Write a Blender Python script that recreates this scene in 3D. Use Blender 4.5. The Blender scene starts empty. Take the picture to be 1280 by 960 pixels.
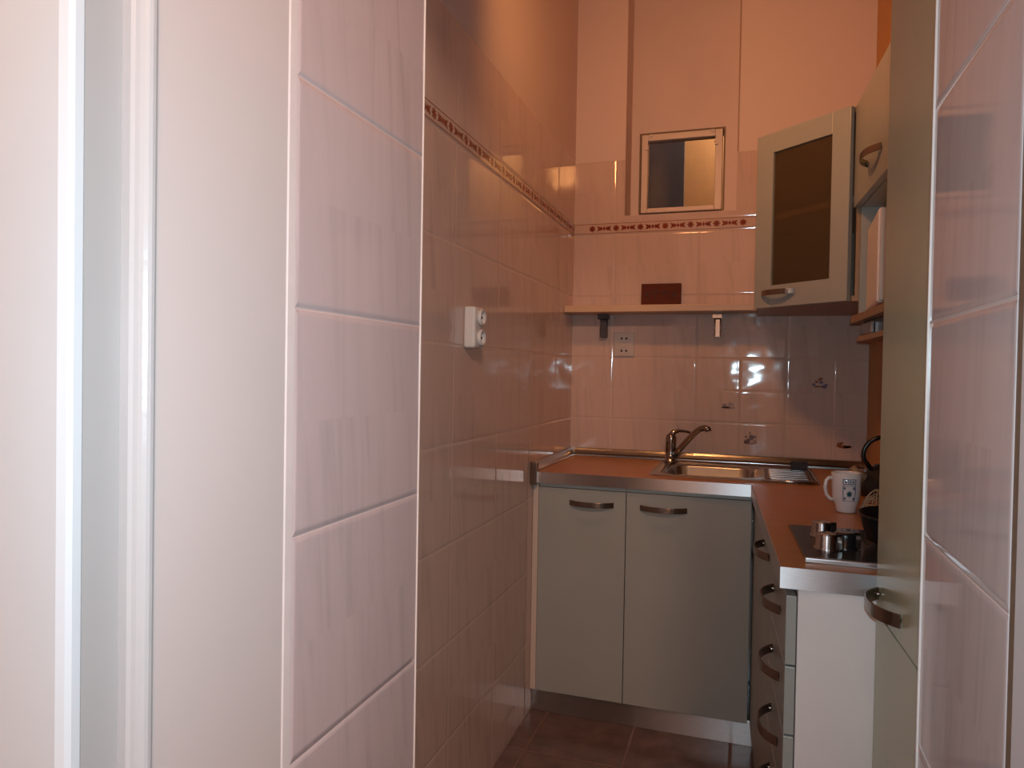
import bpy, bmesh, math, random
from mathutils import Vector, Matrix
random.seed(7)
SC = bpy.context.scene
COL = SC.collection
CZ = 1.1855                       # camera height
SK = 0.0489 / 0.9963              # the right-hand run of the kitchen is not square to the left wall
YREF = 2.3736
A, D = 0.7064, 2.9258             # left wall at x = -A, back wall at y = D
P, R = 0.469, 0.198               # tiled reveals of the opening
def S(y, x0): return x0 + SK * (YREF - y)

# ------------------------------------------------------------------ materials
def new_mat(name):
    m = bpy.data.materials.new(name); m.use_nodes = True
    nt = m.node_tree
    return m, nt, nt.nodes['Principled BSDF']
def setp(b, **k):
    for n, v in k.items():
        n = n.replace('_', ' ')
        if isinstance(v, tuple) and len(v) == 3: v = (*v, 1)
        b.inputs[n].default_value = v
def noise(nt, scale, detail=3, stretch=(1, 1, 1), rough=.5):
    tc = nt.nodes.new('ShaderNodeTexCoord'); mp = nt.nodes.new('ShaderNodeMapping')
    mp.inputs['Scale'].default_value = stretch
    n = nt.nodes.new('ShaderNodeTexNoise'); n.inputs['Scale'].default_value = scale
    n.inputs['Detail'].default_value = detail; n.inputs['Roughness'].default_value = rough
    nt.links.new(tc.outputs['Object'], mp.inputs['Vector']); nt.links.new(mp.outputs['Vector'], n.inputs['Vector'])
    return n
def ramp(nt, src, stops):
    r = nt.nodes.new('ShaderNodeValToRGB')
    while len(r.color_ramp.elements) < len(stops): r.color_ramp.elements.new(.5)
    for e, (p, c) in zip(r.color_ramp.elements, stops):
        e.position = p; e.color = (*c, 1)
    nt.links.new(src, r.inputs['Fac']); return r
def bump(nt, b, src, strength, dist=.01):
    n = nt.nodes.new('ShaderNodeBump'); n.inputs['Strength'].default_value = strength
    n.inputs['Distance'].default_value = dist
    nt.links.new(src, n.inputs['Height']); nt.links.new(n.outputs['Normal'], b.inputs['Normal']); return n
def mottled(name, c, rough=.5, var=.06, scale=9, metallic=0, spec=.5, bmp=0, stretch=(1, 1, 1), coat=0, bscale=None):
    m, nt, b = new_mat(name)
    n = noise(nt, scale, 4, stretch)
    lo = tuple(max(0, x * (1 - var)) for x in c); hi = tuple(min(1, x * (1 + var)) for x in c)
    r = ramp(nt, n.outputs['Fac'], [(.3, lo), (.7, hi)])
    nt.links.new(r.outputs['Color'], b.inputs['Base Color'])
    setp(b, Roughness=rough, Metallic=metallic)
    b.inputs['Specular IOR Level'].default_value = spec
    if coat: b.inputs['Coat Weight'].default_value = coat; b.inputs['Coat Roughness'].default_value = .12
    if bmp:
        n2 = noise(nt, bscale or scale * 4, 2, stretch); bump(nt, b, n2.outputs['Fac'], bmp)
    return m
def MATH(nt, op, a, b=None, c=None):
    n = nt.nodes.new('ShaderNodeMath'); n.operation = op
    for i, v in enumerate((a, b, c)):
        if v is None: continue
        if isinstance(v, (int, float)): n.inputs[i].default_value = v
        else: nt.links.new(v, n.inputs[i])
    return n.outputs[0]
def MIXC(nt, f, a, b):
    n = nt.nodes.new('ShaderNodeMix'); n.data_type = 'RGBA'
    for i, v in ((0, f), (6, a), (7, b)):
        if isinstance(v, (int, float)): n.inputs[i].default_value = v
        elif isinstance(v, tuple): n.inputs[i].default_value = (*v, 1)
        else: nt.links.new(v, n.inputs[i])
    return n.outputs[2]
PAINT_C = (.72, .57, .52)
def tile_mat(name, axis, off, base, grout, tops=2.05, small=False, wob=.05, groutw=.0022, edgek=.35):
    """glossy marbled wall tiles 33 x 25 cm, laid on the real z grid; painted plaster above `tops`"""
    m, nt, b = new_mat(name)
    tc = nt.nodes.new('ShaderNodeTexCoord'); sp = nt.nodes.new('ShaderNodeSeparateXYZ')
    nt.links.new(tc.outputs['Object'], sp.inputs[0])
    u = sp.outputs[axis]; z = sp.outputs[2]
    W, H = .333, .25
    def joint(v, o, period):
        t = MATH(nt, 'ADD', MATH(nt, 'DIVIDE', MATH(nt, 'SUBTRACT', v, o), period), 100.5)
        fr = MATH(nt, 'FRACT', t)
        d = MATH(nt, 'MULTIPLY', MATH(nt, 'ABSOLUTE', MATH(nt, 'SUBTRACT', fr, .5)), period)
        return d, MATH(nt, 'FLOOR', t)
    zz = MATH(nt, 'SUBTRACT', z, MATH(nt, 'MULTIPLY', MATH(nt, 'GREATER_THAN', z, 1.776), .05))
    du, iu = joint(u, off, W); dz, iz = joint(zz, 0.0005, H)
    d = MATH(nt, 'MINIMUM', du, dz)
    if small:
        du2, _ = joint(u, off, W / 2); dz2, _ = joint(z, 0.0005, H / 2)
        d2 = MATH(nt, 'MINIMUM', du2, dz2)
        inside = MATH(nt, 'MULTIPLY', MATH(nt, 'GREATER_THAN', u, -.10), MATH(nt, 'LESS_THAN', z, 1.249))
        d2 = MATH(nt, 'ADD', d2, MATH(nt, 'SUBTRACT', 1, inside))
        d2 = MATH(nt, 'ADD', d2, .0008)
        d = MATH(nt, 'MINIMUM', d, d2)
    g = MATH(nt, 'LESS_THAN', d, groutw)
    # vertical marble veins, shifted from tile to tile
    mp = nt.nodes.new('ShaderNodeCombineXYZ')
    sh = MATH(nt, 'MULTIPLY', MATH(nt, 'ADD', MATH(nt, 'MULTIPLY', iu, 1.73), MATH(nt, 'MULTIPLY', iz, 3.1)), 1.0)
    nt.links.new(MATH(nt, 'ADD', MATH(nt, 'MULTIPLY', u, 34), MATH(nt, 'MULTIPLY', z, 3.0)), mp.inputs[0])
    nt.links.new(MATH(nt, 'MULTIPLY', z, 2.2), mp.inputs[1]); nt.links.new(sh, mp.inputs[2])
    n = nt.nodes.new('ShaderNodeTexNoise'); n.inputs['Scale'].default_value = 1.0; n.inputs['Detail'].default_value = 6
    n.inputs['Distortion'].default_value = .8
    nt.links.new(mp.outputs[0], n.inputs['Vector'])
    dark = tuple(x * .88 for x in base); lite = tuple(min(1, x * 1.06) for x in base)
    r = ramp(nt, n.outputs['Fac'], [(.28, dark), (.45, base), (.75, lite)])
    colr = MIXC(nt, g, r.outputs['Color'], grout)
    paint = MATH(nt, 'GREATER_THAN', z, tops)
    colr = MIXC(nt, paint, colr, PAINT_C)
    nt.links.new(colr, b.inputs['Base Color'])
    notile = MATH(nt, 'MAXIMUM', g, paint)
    nt.links.new(MATH(nt, 'MULTIPLY_ADD', notile, .6, .07), b.inputs['Roughness'])
    b.inputs['Specular IOR Level'].default_value = .5
    # pressed edges and the slight waviness of the glaze
    edge = MATH(nt, 'SMOOTH_MIN', d, .006, .004)
    edge = MATH(nt, 'MULTIPLY', edge, 1.0)
    wv = noise(nt, 11, 1)
    hgt = MATH(nt, 'ADD', MATH(nt, 'MULTIPLY', edge, edgek), MATH(nt, 'MULTIPLY', wv.outputs['Fac'], MATH(nt, 'MULTIPLY_ADD', MATH(nt, 'LESS_THAN', z, 1.5), wob * .01 - .0002, .0002) if small else wob * .01))
    hgt = MATH(nt, 'MULTIPLY', hgt, MATH(nt, 'SUBTRACT', 1, paint))
    bp = nt.nodes.new('ShaderNodeBump'); bp.inputs['Strength'].default_value = 1; bp.inputs['Distance'].default_value = 1
    nt.links.new(hgt, bp.inputs['Height']); nt.links.new(bp.outputs['Normal'], b.inputs['Normal'])
    return m
TILE = (.64, .48, .42)
GROUT = (.60, .47, .40)
M = {}
M['tile_left'] = tile_mat('tile_left', 1, .0, TILE, (.66, .50, .43), groutw=.0015, wob=.016, edgek=.16)
M['tile_back'] = tile_mat('tile_back', 0, .1304, TILE, GROUT, small=True, wob=.26, groutw=.0014, edgek=.2)
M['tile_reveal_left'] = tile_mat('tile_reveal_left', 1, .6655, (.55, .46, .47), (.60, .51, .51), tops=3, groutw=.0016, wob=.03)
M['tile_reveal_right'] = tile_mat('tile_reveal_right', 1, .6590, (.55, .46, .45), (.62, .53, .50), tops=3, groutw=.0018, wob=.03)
M['paint'] = mottled('paint', PAINT_C, .6, .03, 5, bmp=.05)
M['paint_ochre'] = mottled('paint_ochre', (.55, .28, .10), .6, .03, 5, bmp=.05)
M['paint_hall'] = mottled('paint_hall', (.62, .58, .54), .7, .03, 5)
M['casing_paint'] = mottled('casing_paint', (.60, .67, .73), .35, .02, 4, bmp=.04, bscale=14)
M['gloss_white'] = mottled('gloss_white', (.60, .55, .545), .32, .02, 4, bmp=.04, bscale=14)
M['gloss_bead'] = mottled('gloss_bead', (.47, .48, .50), .2, .02, 4, bmp=.06, bscale=60)
M['gloss_grey'] = mottled('gloss_grey', (.39, .40, .41), .35, .02, 4)
M['caulk'] = mottled('caulk', (.72, .66, .66), .5, .03, 30)
M['profile'] = mottled('profile', (.85, .78, .74), .25, .03, 20)
M['door_green'] = mottled('door_green', (.38, .39, .36), .30, .03, 5)
M['tall_green'] = mottled('tall_green', (.46, .46, .31), .24, .03, 5)
M['green_edge'] = mottled('green_edge', (.48, .50, .46), .4, .03, 8)
M['cream'] = mottled('cream', (.66, .55, .47), .4, .03, 6)
M['pinkwhite'] = mottled('pinkwhite', (.87, .80, .77), .35, .03, 6)
def brushed(name, c, rough, aniso):
    m = mottled(name, c, rough, .05, 40, metallic=1, stretch=(1, 1, 14))
    nt = m.node_tree; b = nt.nodes['Principled BSDF']
    tg = nt.nodes.new('ShaderNodeTangent'); tg.direction_type = 'RADIAL'; tg.axis = 'Z'
    nt.links.new(tg.outputs[0], b.inputs['Tangent']); b.inputs['Anisotropic'].default_value = aniso
    b.inputs['Anisotropic Rotation'].default_value = .25
    return m
M['steel'] = brushed('steel', (.58, .57, .58), .38, .94)
M['steel_smooth'] = mottled('steel_smooth', (.40, .37, .35), .2, .05, 30, metallic=1)
M['steel_plinth'] = brushed('steel_plinth', (.46, .44, .44), .34, .95)
M['tap_chrome'] = mottled('tap_chrome', (.36, .34, .33), .1, .02, 5, metallic=1)
M['chrome'] = mottled('chrome', (.62, .60, .59), .1, .02, 5, metallic=1)
M['sink'] = mottled('sink', (.52, .53, .55), .26, .05, 40, metallic=1)
M['bronze'] = mottled('bronze', (.30, .25, .21), .27, .06, 30, metallic=1)
M['dark_bracket'] = mottled('dark_bracket', (.08, .06, .06), .4, .1, 30)
M['black'] = mottled('black', (.012, .012, .013), .22, .1, 20)
M['black_glass'] = mottled('black_glass', (.05, .042, .035), .08, .1, 20)
M['wood_sign'] = mottled('wood_sign', (.10, .018, .007), .6, .2, 20, spec=.2, stretch=(1, 1, 6))
M['sign_dark'] = mottled('sign_dark', (.035, .008, .006), .6, .2, 30)
M['plastic_white'] = mottled('plastic_white', (.74, .70, .67), .3, .02, 10)
M['socket_back'] = mottled('socket_back', (.55, .48, .45), .25, .02, 10)
M['hole'] = mottled('hole', (.02, .018, .016), .7, .1, 10)
M['sponge'] = mottled('sponge', (.045, .045, .06), .8, .3, 60, bmp=.3)
M['porcelain'] = mottled('porcelain', (.78, .72, .70), .14, .02, 10)
M['blue_print'] = mottled('blue_print', (.16, .17, .27), .25, .2, 60)
M['teal_print'] = mottled('teal_print', (.03, .10, .11), .25, .2, 60)
M['border_base'] = mottled('border_base', (.62, .45, .37), .12, .05, 20)
M['border_print'] = mottled('border_print', (.22, .035, .014), .15, .2, 60)
M['print_brown'] = mottled('print_brown', (.26, .10, .035), .15, .3, 70)
M['print_dark'] = mottled('print_dark', (.12, .06, .045), .15, .3, 70)
M['print_blue'] = mottled('print_blue', (.17, .14, .20), .15, .3, 70)
M['slate'] = mottled('slate', (.17, .28, .60), .6, .08, 12)
M['shaft'] = mottled('shaft', (.70, .50, .33), .7, .04, 5)
M['net'] = mottled('net', (.50, .36, .22), .7, .1, 30)
M['strap'] = mottled('strap', (.05, .04, .03), .5, .1, 30)

def wood(name, c1, c2, rough):
    m, nt, b = new_mat(name)
    n = noise(nt, 3.2, 6, (3, 22, 22), .6)
    n2 = noise(nt, 70, 2, (1, 6, 6))
    f = MATH(nt, 'ADD', MATH(nt, 'MULTIPLY', n.outputs['Fac'], .8), MATH(nt, 'MULTIPLY', n2.outputs['Fac'], .2))
    r = ramp(nt, f, [(.3, c1), (.7, c2)])
    nt.links.new(r.outputs['Color'], b.inputs['Base Color']); setp(b, Roughness=rough); return m
M['worktop'] = wood('worktop', (.45, .165, .040), (.58, .235, .062), .28)
M['edge_shade'] = mottled('edge_shade', (.40, .26, .20), .6, .05, 12)
M['sash_paint'] = mottled('sash_paint', (.70, .58, .52), .4, .04, 12)
M['gap_shade'] = wood('gap_shade', (.15, .09, .055), (.20, .125, .08), .5)
M['shelf_wood'] = wood('shelf_wood', (.58, .39, .25), (.66, .46, .31), .4)
M['tan_wood'] = wood('tan_wood', (.34, .21, .12), (.42, .27, .16), .4)

def floor_mat():
    m, nt, b = new_mat('floor_tiles')
    tc = nt.nodes.new('ShaderNodeTexCoord'); sp = nt.nodes.new('ShaderNodeSeparateXYZ')
    nt.links.new(tc.outputs['Object'], sp.inputs[0])
    def joint(v, o, p):
        fr = MATH(nt, 'FRACT', MATH(nt, 'ADD', MATH(nt, 'DIVIDE', MATH(nt, 'SUBTRACT', v, o), p), 50.5))
        return MATH(nt, 'MULTIPLY', MATH(nt, 'ABSOLUTE', MATH(nt, 'SUBTRACT', fr, .5)), p)
    d = MATH(nt, 'MINIMUM', joint(sp.outputs[0], -.34, .305), joint(sp.outputs[1], 2.14, .305))
    g = MATH(nt, 'LESS_THAN', d, .0035)
    n = noise(nt, 14, 6)
    r = ramp(nt, n.outputs['Fac'], [(.3, (.13, .078, .064)), (.7, (.21, .13, .108))])
    c = MIXC(nt, g, r.outputs['Color'], (.22, .13, .10))
    nt.links.new(c, b.inputs['Base Color'])
    nt.links.new(MATH(nt, 'MULTIPLY_ADD', g, .5, .22), b.inputs['Roughness'])
    hg = MATH(nt, 'MULTIPLY', MATH(nt, 'SMOOTH_MIN', d, .005, .003), .3)
    bp = nt.nodes.new('ShaderNodeBump'); bp.inputs['Distance'].default_value = 1
    nt.links.new(hg, bp.inputs['Height']); nt.links.new(bp.outputs['Normal'], b.inputs['Normal'])
    return m
M['floor'] = floor_mat()
def glass_mat(name, tint, rough):
    m, nt, b = new_mat(name)
    n = noise(nt, 40, 2); r = ramp(nt, n.outputs['Fac'], [(.3, tint), (.7, tuple(x * .96 for x in tint))])
    nt.links.new(r.outputs['Color'], b.inputs['Base Color'])
    setp(b, Roughness=rough, IOR=1.45); b.inputs['Transmission Weight'].default_value = 1
    return m
def tinted_pane(name, through, surf, fac):
    m, nt, b = new_mat(name)
    n = noise(nt, 30, 2); rr = ramp(nt, n.outputs['Fac'], [(.3, surf), (.7, tuple(x * .93 for x in surf))])
    nt.links.new(rr.outputs['Color'], b.inputs['Base Color']); setp(b, Roughness=.3)
    tr = nt.nodes.new('ShaderNodeBsdfTransparent'); tr.inputs[0].default_value = (*through, 1)
    mx = nt.nodes.new('ShaderNodeMixShader'); mx.inputs[0].default_value = fac
    nt.links.new(tr.outputs[0], mx.inputs[1]); nt.links.new(b.outputs[0], mx.inputs[2])
    nt.links.new(mx.outputs[0], nt.nodes['Material Output'].inputs['Surface']); return m
M['frosted'] = tinted_pane('frosted', (.80, .70, .55), (.15, .105, .06), .42)
M['clear'] = glass_mat('clear', (.93, .95, .96), .0)
def emit(name, c, s):
    m, nt, b = new_mat(name)
    setp(b, Base_Color=(.9, .8, .7)); b.inputs['Emission Color'].default_value = (*c, 1); b.inputs['Emission Strength'].default_value = s
    return m

# ------------------------------------------------------------------ mesh helpers
class MB:
    def __init__(s): s.bm = bmesh.new(); s.mi = 0
    def face(s, pts, smooth=False):
        vs = [s.bm.verts.new(p) for p in pts]
        f = s.bm.faces.new(vs); f.material_index = s.mi; f.smooth = smooth; return f
    def hexa(s, p):       # 8 corners: bottom loop of 4, top loop of 4
        v = [s.bm.verts.new(q) for q in p]
        for idx in ((3, 2, 1, 0), (4, 5, 6, 7), (0, 1, 5, 4), (1, 2, 6, 5), (2, 3, 7, 6), (3, 0, 4, 7)):
            f = s.bm.faces.new([v[i] for i in idx]); f.material_index = s.mi
        return s
    def box(s, x0, x1, y0, y1, z0, z1):
        return s.hexa([(x0, y0, z0), (x1, y0, z0), (x1, y1, z0), (x0, y1, z0), (x0, y0, z1), (x1, y0, z1), (x1, y1, z1), (x0, y1, z1)])
    def sbox(s, x0, x1, y0, y1, z0, z1):   # box in the skewed run
        c = [(S(y0, x0), y0), (S(y0, x1), y0), (S(y1, x1), y1), (S(y1, x0), y1)]
        return s.hexa([(a, b, z0) for a, b in c] + [(a, b, z1) for a, b in c])
    def prism(s, poly, z0, z1):
        b = [s.bm.verts.new((x, y, z0)) for x, y in poly]; t = [s.bm.verts.new((x, y, z1)) for x, y in poly]
        n = len(poly)
        fs = [s.bm.faces.new(b[::-1]), s.bm.faces.new(t)]
        for i in range(n): fs.append(s.bm.faces.new([b[i], b[(i + 1) % n], t[(i + 1) % n], t[i]]))
        for f in fs: f.material_index = s.mi
        return s
    def extrude_poly(s, pts, vec):          # planar polygon of 3-D points, thickened along vec
        vec = Vector(vec)
        a = [s.bm.verts.new(p) for p in pts]; b = [s.bm.verts.new(Vector(p) + vec) for p in pts]
        n = len(pts); fs = [s.bm.faces.new(a[::-1]), s.bm.faces.new(b)]
        for i in range(n): fs.append(s.bm.faces.new([a[i], a[(i + 1) % n], b[(i + 1) % n], b[i]]))
        for f in fs: f.material_index = s.mi
        return s
    def lathe(s, prof, c=(0, 0, 0), n=32, axis=None):    # prof: (r, h) pairs
        c = Vector(c); rot = Matrix.Identity(3)
        if axis is not None: rot = Vector((0, 0, 1)).rotation_difference(Vector(axis)).to_matrix()
        rings = []
        for r, h in prof:
            if r < 1e-6: rings.append([s.bm.verts.new(c + rot @ Vector((0, 0, h)))])
            else: rings.append([s.bm.verts.new(c + rot @ Vector((r * math.cos(2 * math.pi * i / n), r * math.sin(2 * math.pi * i / n), h))) for i in range(n)])
        for a, b in zip(rings, rings[1:]):
            for i in range(n):
                j = (i + 1) % n
                if len(a) == 1 and len(b) == 1: continue
                if len(a) == 1: vs = [a[0], b[j], b[i]]
                elif len(b) == 1: vs = [a[i], a[j], b[0]]
                else: vs = [a[i], a[j], b[j], b[i]]
                f = s.bm.faces.new(vs); f.smooth = True; f.material_index = s.mi
        return s
    def tube(s, pts, r, n=12, caps=True):
        pts = [Vector(p) for p in pts]; rs = r if isinstance(r, (list, tuple)) else [r] * len(pts)
        rings = []; up = None
        for i, p in enumerate(pts):
            t = (pts[min(i + 1, len(pts) - 1)] - pts[max(i - 1, 0)]).normalized()
            if up is None:
                up = Vector((0, 0, 1)) if abs(t.z) < .9 else Vector((1, 0, 0))
            a = t.cross(up).normalized(); b2 = a.cross(t).normalized(); up = b2
            rings.append([s.bm.verts.new(p + (a * math.cos(2 * math.pi * k / n) + b2 * math.sin(2 * math.pi * k / n)) * rs[i]) for k in range(n)])
        for a, b in zip(rings, rings[1:]):
            for k in range(n):
                f = s.bm.faces.new([a[k], a[(k + 1) % n], b[(k + 1) % n], b[k]]); f.smooth = True; f.material_index = s.mi
        if caps:
            for rg in (rings[0][::-1], rings[-1]):
                f = s.bm.faces.new(rg); f.material_index = s.mi
        return s
    def build(s, name, mats, parent=None, bevel=0, loc=None, seg=2):
        bmesh.ops.recalc_face_normals(s.bm, faces=s.bm.faces)
        me = bpy.data.meshes.new(name)
        o = bpy.data.objects.new(name, me); COL.objects.link(o)
        off = Vector((0, 0, 0))
        if parent is not None:
            o.parent = parent
            q = parent; off = Vector((0, 0, 0))
            while q is not None: off += Vector(q.location); q = q.parent
        elif loc is not None:
            off = Vector(loc); o.location = off
        if off.length: bmesh.ops.translate(s.bm, verts=s.bm.verts, vec=-off)
        s.bm.to_mesh(me); s.bm.free()
        for m in (mats if isinstance(mats, (list, tuple)) else [mats]): me.materials.append(M[m] if isinstance(m, str) else m)
        if bevel:
            md = o.modifiers.new('bevel', 'BEVEL'); md.width = bevel; md.segments = seg; md.limit_method = 'ANGLE'; md.angle_limit = math.radians(40)
        return o
def thing(name, label, cat, loc=(0, 0, 0), group=None):
    o = bpy.data.objects.new(name, None); COL.objects.link(o); o.location = loc
    o.empty_display_size = .05
    o['label'] = label; o['category'] = cat
    if group: o['group'] = group
    return o
def tag(o, label, cat, group=None):
    o['label'] = label; o['category'] = cat
    if group: o['group'] = group
    return o
def struct(o): o['kind'] = 'structure'; return o
def rrect(x0, x1, y0, y1, r, n=6):
    pts = []
    for cx, cy, a0 in ((x1 - r, y1 - r, 0), (x0 + r, y1 - r, 90), (x0 + r, y0 + r, 180), (x1 - r, y0 + r, 270)):
        for k in range(n + 1):
            a = math.radians(a0 + 90 * k / n); pts.append((cx + r * math.cos(a), cy + r * math.sin(a)))
    return pts
def handle(parent, c, along, out, length=.15, depth=.03, width=.018, up=(0, 0, 1), label=None):
    """bow handle: a flat metal strap arched away from the door"""
    c, along, out, up = Vector(c), Vector(along).normalized(), Vector(out).normalized(), Vector(up).normalized()
    m = MB(); n = 18; th = .0035; rows = []
    for i in range(n + 1):
        t = i / n * 2 - 1
        d = depth * (1 - abs(t) ** 2.6)
        p = c + along * (t * length / 2) + out * (d + .0005)
        rows.append((p, d))
    prev = None
    for i, (p, d) in enumerate(rows):
        q = rows[min(i + 1, n)][0] - rows[max(i - 1, 0)][0]
        tn = q.normalized(); nn = up.cross(tn).normalized()
        if nn.dot(out) < 0: nn = -nn
        w = width / 2
        ring = [m.bm.verts.new(p + up * a + nn * b) for a, b in ((-w, 0), (w, 0), (w, th), (-w, th))]
        if prev:
            for k in range(4):
                f = m.bm.faces.new([prev[k], prev[(k + 1) % 4], ring[(k + 1) % 4], ring[k]])
        else: m.bm.faces.new(ring[::-1])
        prev = ring
    m.bm.faces.new(prev)
    for sgn in (-1, 1):      # little feet that meet the door
        f0 = c + along * (sgn * (length / 2 - .004))
        m.tube([f0, f0 + out * .006], .004, 8)
    h = m.build('handle', 'bronze', parent, .0008)
    return h

# ------------------------------------------------------------------ the setting
struct(MB().box(-1.6, 1.6, -2.2, 4.2, -.08, 0).build('floor', 'floor'))
struct(MB().box(-1.6, 1.6, -2.2, 4.2, 2.9, 2.98).build('ceiling', 'paint'))
wl = struct(MB().box(-.83, -A, .977, 3.2, 0, 2.9).build('wall_left', 'tile_left'))
# back wall with the shallow window niche (material 1 = painted niche)
NX0, NX1, NZ0, NY = -.5005, -.066, 1.824, D + .15
WX0, WX1, WZ0, WZ1 = -.4655, -.1165, 1.853, 2.20
b = MB()
b.box(-A, NX0, D, 3.2, 0, 2.9); b.box(NX1, .415, D, 3.2, 0, 2.9); b.box(NX0, NX1, D, 3.2, 0, NZ0)
b.mi = 1
b.box(NX0, WX0, NY, 3.2, NZ0, 2.9); b.box(WX1, NX1, NY, 3.2, NZ0, 2.9)
b.box(WX0, WX1, NY, 3.2, NZ0, WZ0); b.box(WX0, WX1, NY, 3.2, WZ1, 2.9)
e = .0015
b.box(NX0, NX0 + e, D + e, NY, NZ0, 2.9); b.box(NX1 - e, NX1, D + e, NY, NZ0, 2.9); b.box(NX0, NX1, D + e, NY, NZ0, NZ0 + e)
wb = struct(b.build('wall_back', ['tile_back', 'paint']))
# right wall: tight corner at the back, stepping out where the cabinets stand
poly = [(S(D, .4395), D), (S(2.43, .4395), 2.43), (S(2.43, .755), 2.43), (S(.96, .755), .96), (1.0, .96), (1.0, 3.2), (.4155, 3.2), (.4155, D)]
struct(MB().prism(poly, 0, 2.9).build('wall_right', 'paint_ochre'))
# the wall the opening goes through
PF, PBL, PBR = .6655, .977, .954
struct(MB().box(-.83, -P, PF, PBL - .0005, 0, 2.9).build('wall_front_left', 'tile_reveal_left'))
struct(MB().box(R, 1.0, .662, PBR, 0, 2.9).build('wall_front_right', 'tile_reveal_right'))
struct(MB().box(-P, R, .45, PBR, 2.2, 2.9).build('wall_front', 'paint'))
# hall behind the camera
struct(MB().box(-1.6, -.83, .45, .55, 0, 2.9).build('wall_hall_front_left', 'paint_hall'))
struct(MB().box(.83, 1.6, .45, .55, 0, 2.9).build('wall_hall_front_right', 'paint_hall'))
struct(MB().box(-1.68, -1.6, -2.2, .55, 0, 2.9).build('wall_hall_left', 'paint_hall'))
struct(MB().box(1.6, 1.68, -2.2, .55, 0, 2.9).build('wall_hall_right', 'paint_hall'))
struct(MB().box(-1.6, 1.6, -2.28, -2.2, 0, 2.9).build('wall_hall_back', 'paint_hall'))
# door frame: lining, rebate, stop bead and casing on each side
df = bpy.data.objects.new('door_1', None); COL.objects.link(df); struct(df)
MB().prism([(-.83, .473), (-P, .473), (-P, .651), (-.83, .651)], 0, 2.2).build('lining', 'gloss_white', df, .0015)
bead = [(-.49, .4525), (-.4745, .4525)]
for k in range(9):
    a = math.radians(-80 + 20 * k * .9)
    bead.append((-.474 + .0125 * math.cos(a) , .4640 + .0095 * math.sin(a)))
bead += [(-.4695, .4728), (-.49, .4728)]
MB().prism(bead, 0, 2.2).build('stop_bead', 'gloss_bead', df, .0008)
MB().prism([(-.83, .419), (-.4835, .419), (-.4835, .4523), (-.83, .4523)], 0, 2.2).build('rebate', 'gloss_grey', df)
cas = [(-.60, .4185), (-.60, .408), (-.592, .404), (-.492, .404), (-.4855, .4065), (-.4832, .4105), (-.4832, .4185)]
MB().prism(cas, 0, 2.26).build('casing', 'casing_paint', df, .0008)
MB().box(R, .83, .473, .6495, 0, 2.2).build('lining', 'gloss_white', df, .0015)
MB().box(R + .014, .83, .419, .4525, 0, 2.2).build('rebate', 'gloss_grey', df)
MB().box(R - .010, R + .03, .4528, .4727, 0, 2.2).build('stop_bead', 'gloss_bead', df, .006)
MB().box(R + .014, .33, .404, .4187, 0, 2.26).build('casing', 'casing_paint', df, .003)
MB().box(-.4832, R + .014, .404, .4187, 2.2, 2.29).build('casing', 'casing_paint', df, .003)
MB().box(-P, R, .419, .4499, 2.2, 2.26).build('lining', 'gloss_white', df, .0015)
# metal tile edge profiles and the sealant seam
struct(MB().box(-P - .003, -P + .0016, PBL - .0004, PBL + .0016, 0, 2.2).build('trim_1', 'profile'))
struct(MB().box(R - .0022, R + .003, PBR + .0001, PBR + .0032, 0, 2.2).build('trim_2', 'profile'))
struct(MB().box(-P - .004, -P + .0012, .6512, .6653, 0, 2.2).build('trim_3', 'caulk', bevel=.001))
struct(MB().box(R + .0006, R + .02, .6500, .6618, 0, 2.2).build('gap_shade_strip', 'gap_shade'))  # dark brown strip stands in for the shadow in this gap

# ornamental tile border
def border(name, horiz, a0, a1, z0, z1, first, period):
    def pt(u, z, d):      # u along the wall, d out of the wall
        return (u, D - d, z) if horiz else (-A + d, u, z)
    outv = Vector((0, -1, 0)) if horiz else Vector((1, 0, 0))
    m = MB()
    m.extrude_poly([pt(a0, z0, 0), pt(a1, z0, 0), pt(a1, z1, 0), pt(a0, z1, 0)], outv * .0016)
    o = struct(m.build(name, 'border_base', bevel=.0006))
    m = MB(); zc = (z0 + z1) / 2; hh = (z1 - z0) / 2
    def lay(pts, d=.0017, th=.0004): m.extrude_poly([pt(u, z, d) for u, z in pts], outv * th)
    for zz in (z0 + hh * .16, z1 - hh * .16): lay([(a0, zz - .0009), (a1, zz - .0009), (a1, zz + .0009), (a0, zz + .0009)])
    u = first
    while u > a0 + period: u -= period
    while u < a1 - .012:
        if u > a0 + .012:
            fl = []
            for k in range(32):
                a = 2 * math.pi * k / 32; r = .0115 * (1 + .28 * math.cos(8 * a))
                fl.append((u + r * math.cos(a), zc + r * math.sin(a)))
            lay(fl)
        c = u + period / 2
        if c - .03 > a0 and c + .03 < a1:
            # scrolled bow between two flowers: opposed wedges and a centre leaf
            lay([(c - .030, zc + .011), (c - .008, zc + .004), (c - .008, zc - .004), (c - .030, zc - .011), (c - .024, zc)])
            lay([(c + .030, zc - .011), (c + .008, zc - .004), (c + .008, zc + .004), (c + .030, zc + .011), (c + .024, zc)])
            for q in (-.012, 0, .012):
                lay([(c + q - .0065, zc), (c + q, zc - .0095), (c + q + .0065, zc), (c + q, zc + .0095)], .0018 + .0001 * (q > 0) + .0002 * (q == 0))
        u += period
    m.build('printed_pattern', 'border_print', o)
    return o
border('trim_5', True, -A + .0045, .018, 1.7540, 1.7992, -.63, .0985)
border('trim_6', False, .979, D - .0003, 1.7540, 1.7992, 2.905, .0985)

struct(MB().box(NX1 - .0002, NX1 + .0055, D - .0012, D + .004, 2.051, 2.9).build('niche_shade_strip', 'edge_shade'))  # strip coloured darker to draw the shadow line along the niche edge
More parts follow.
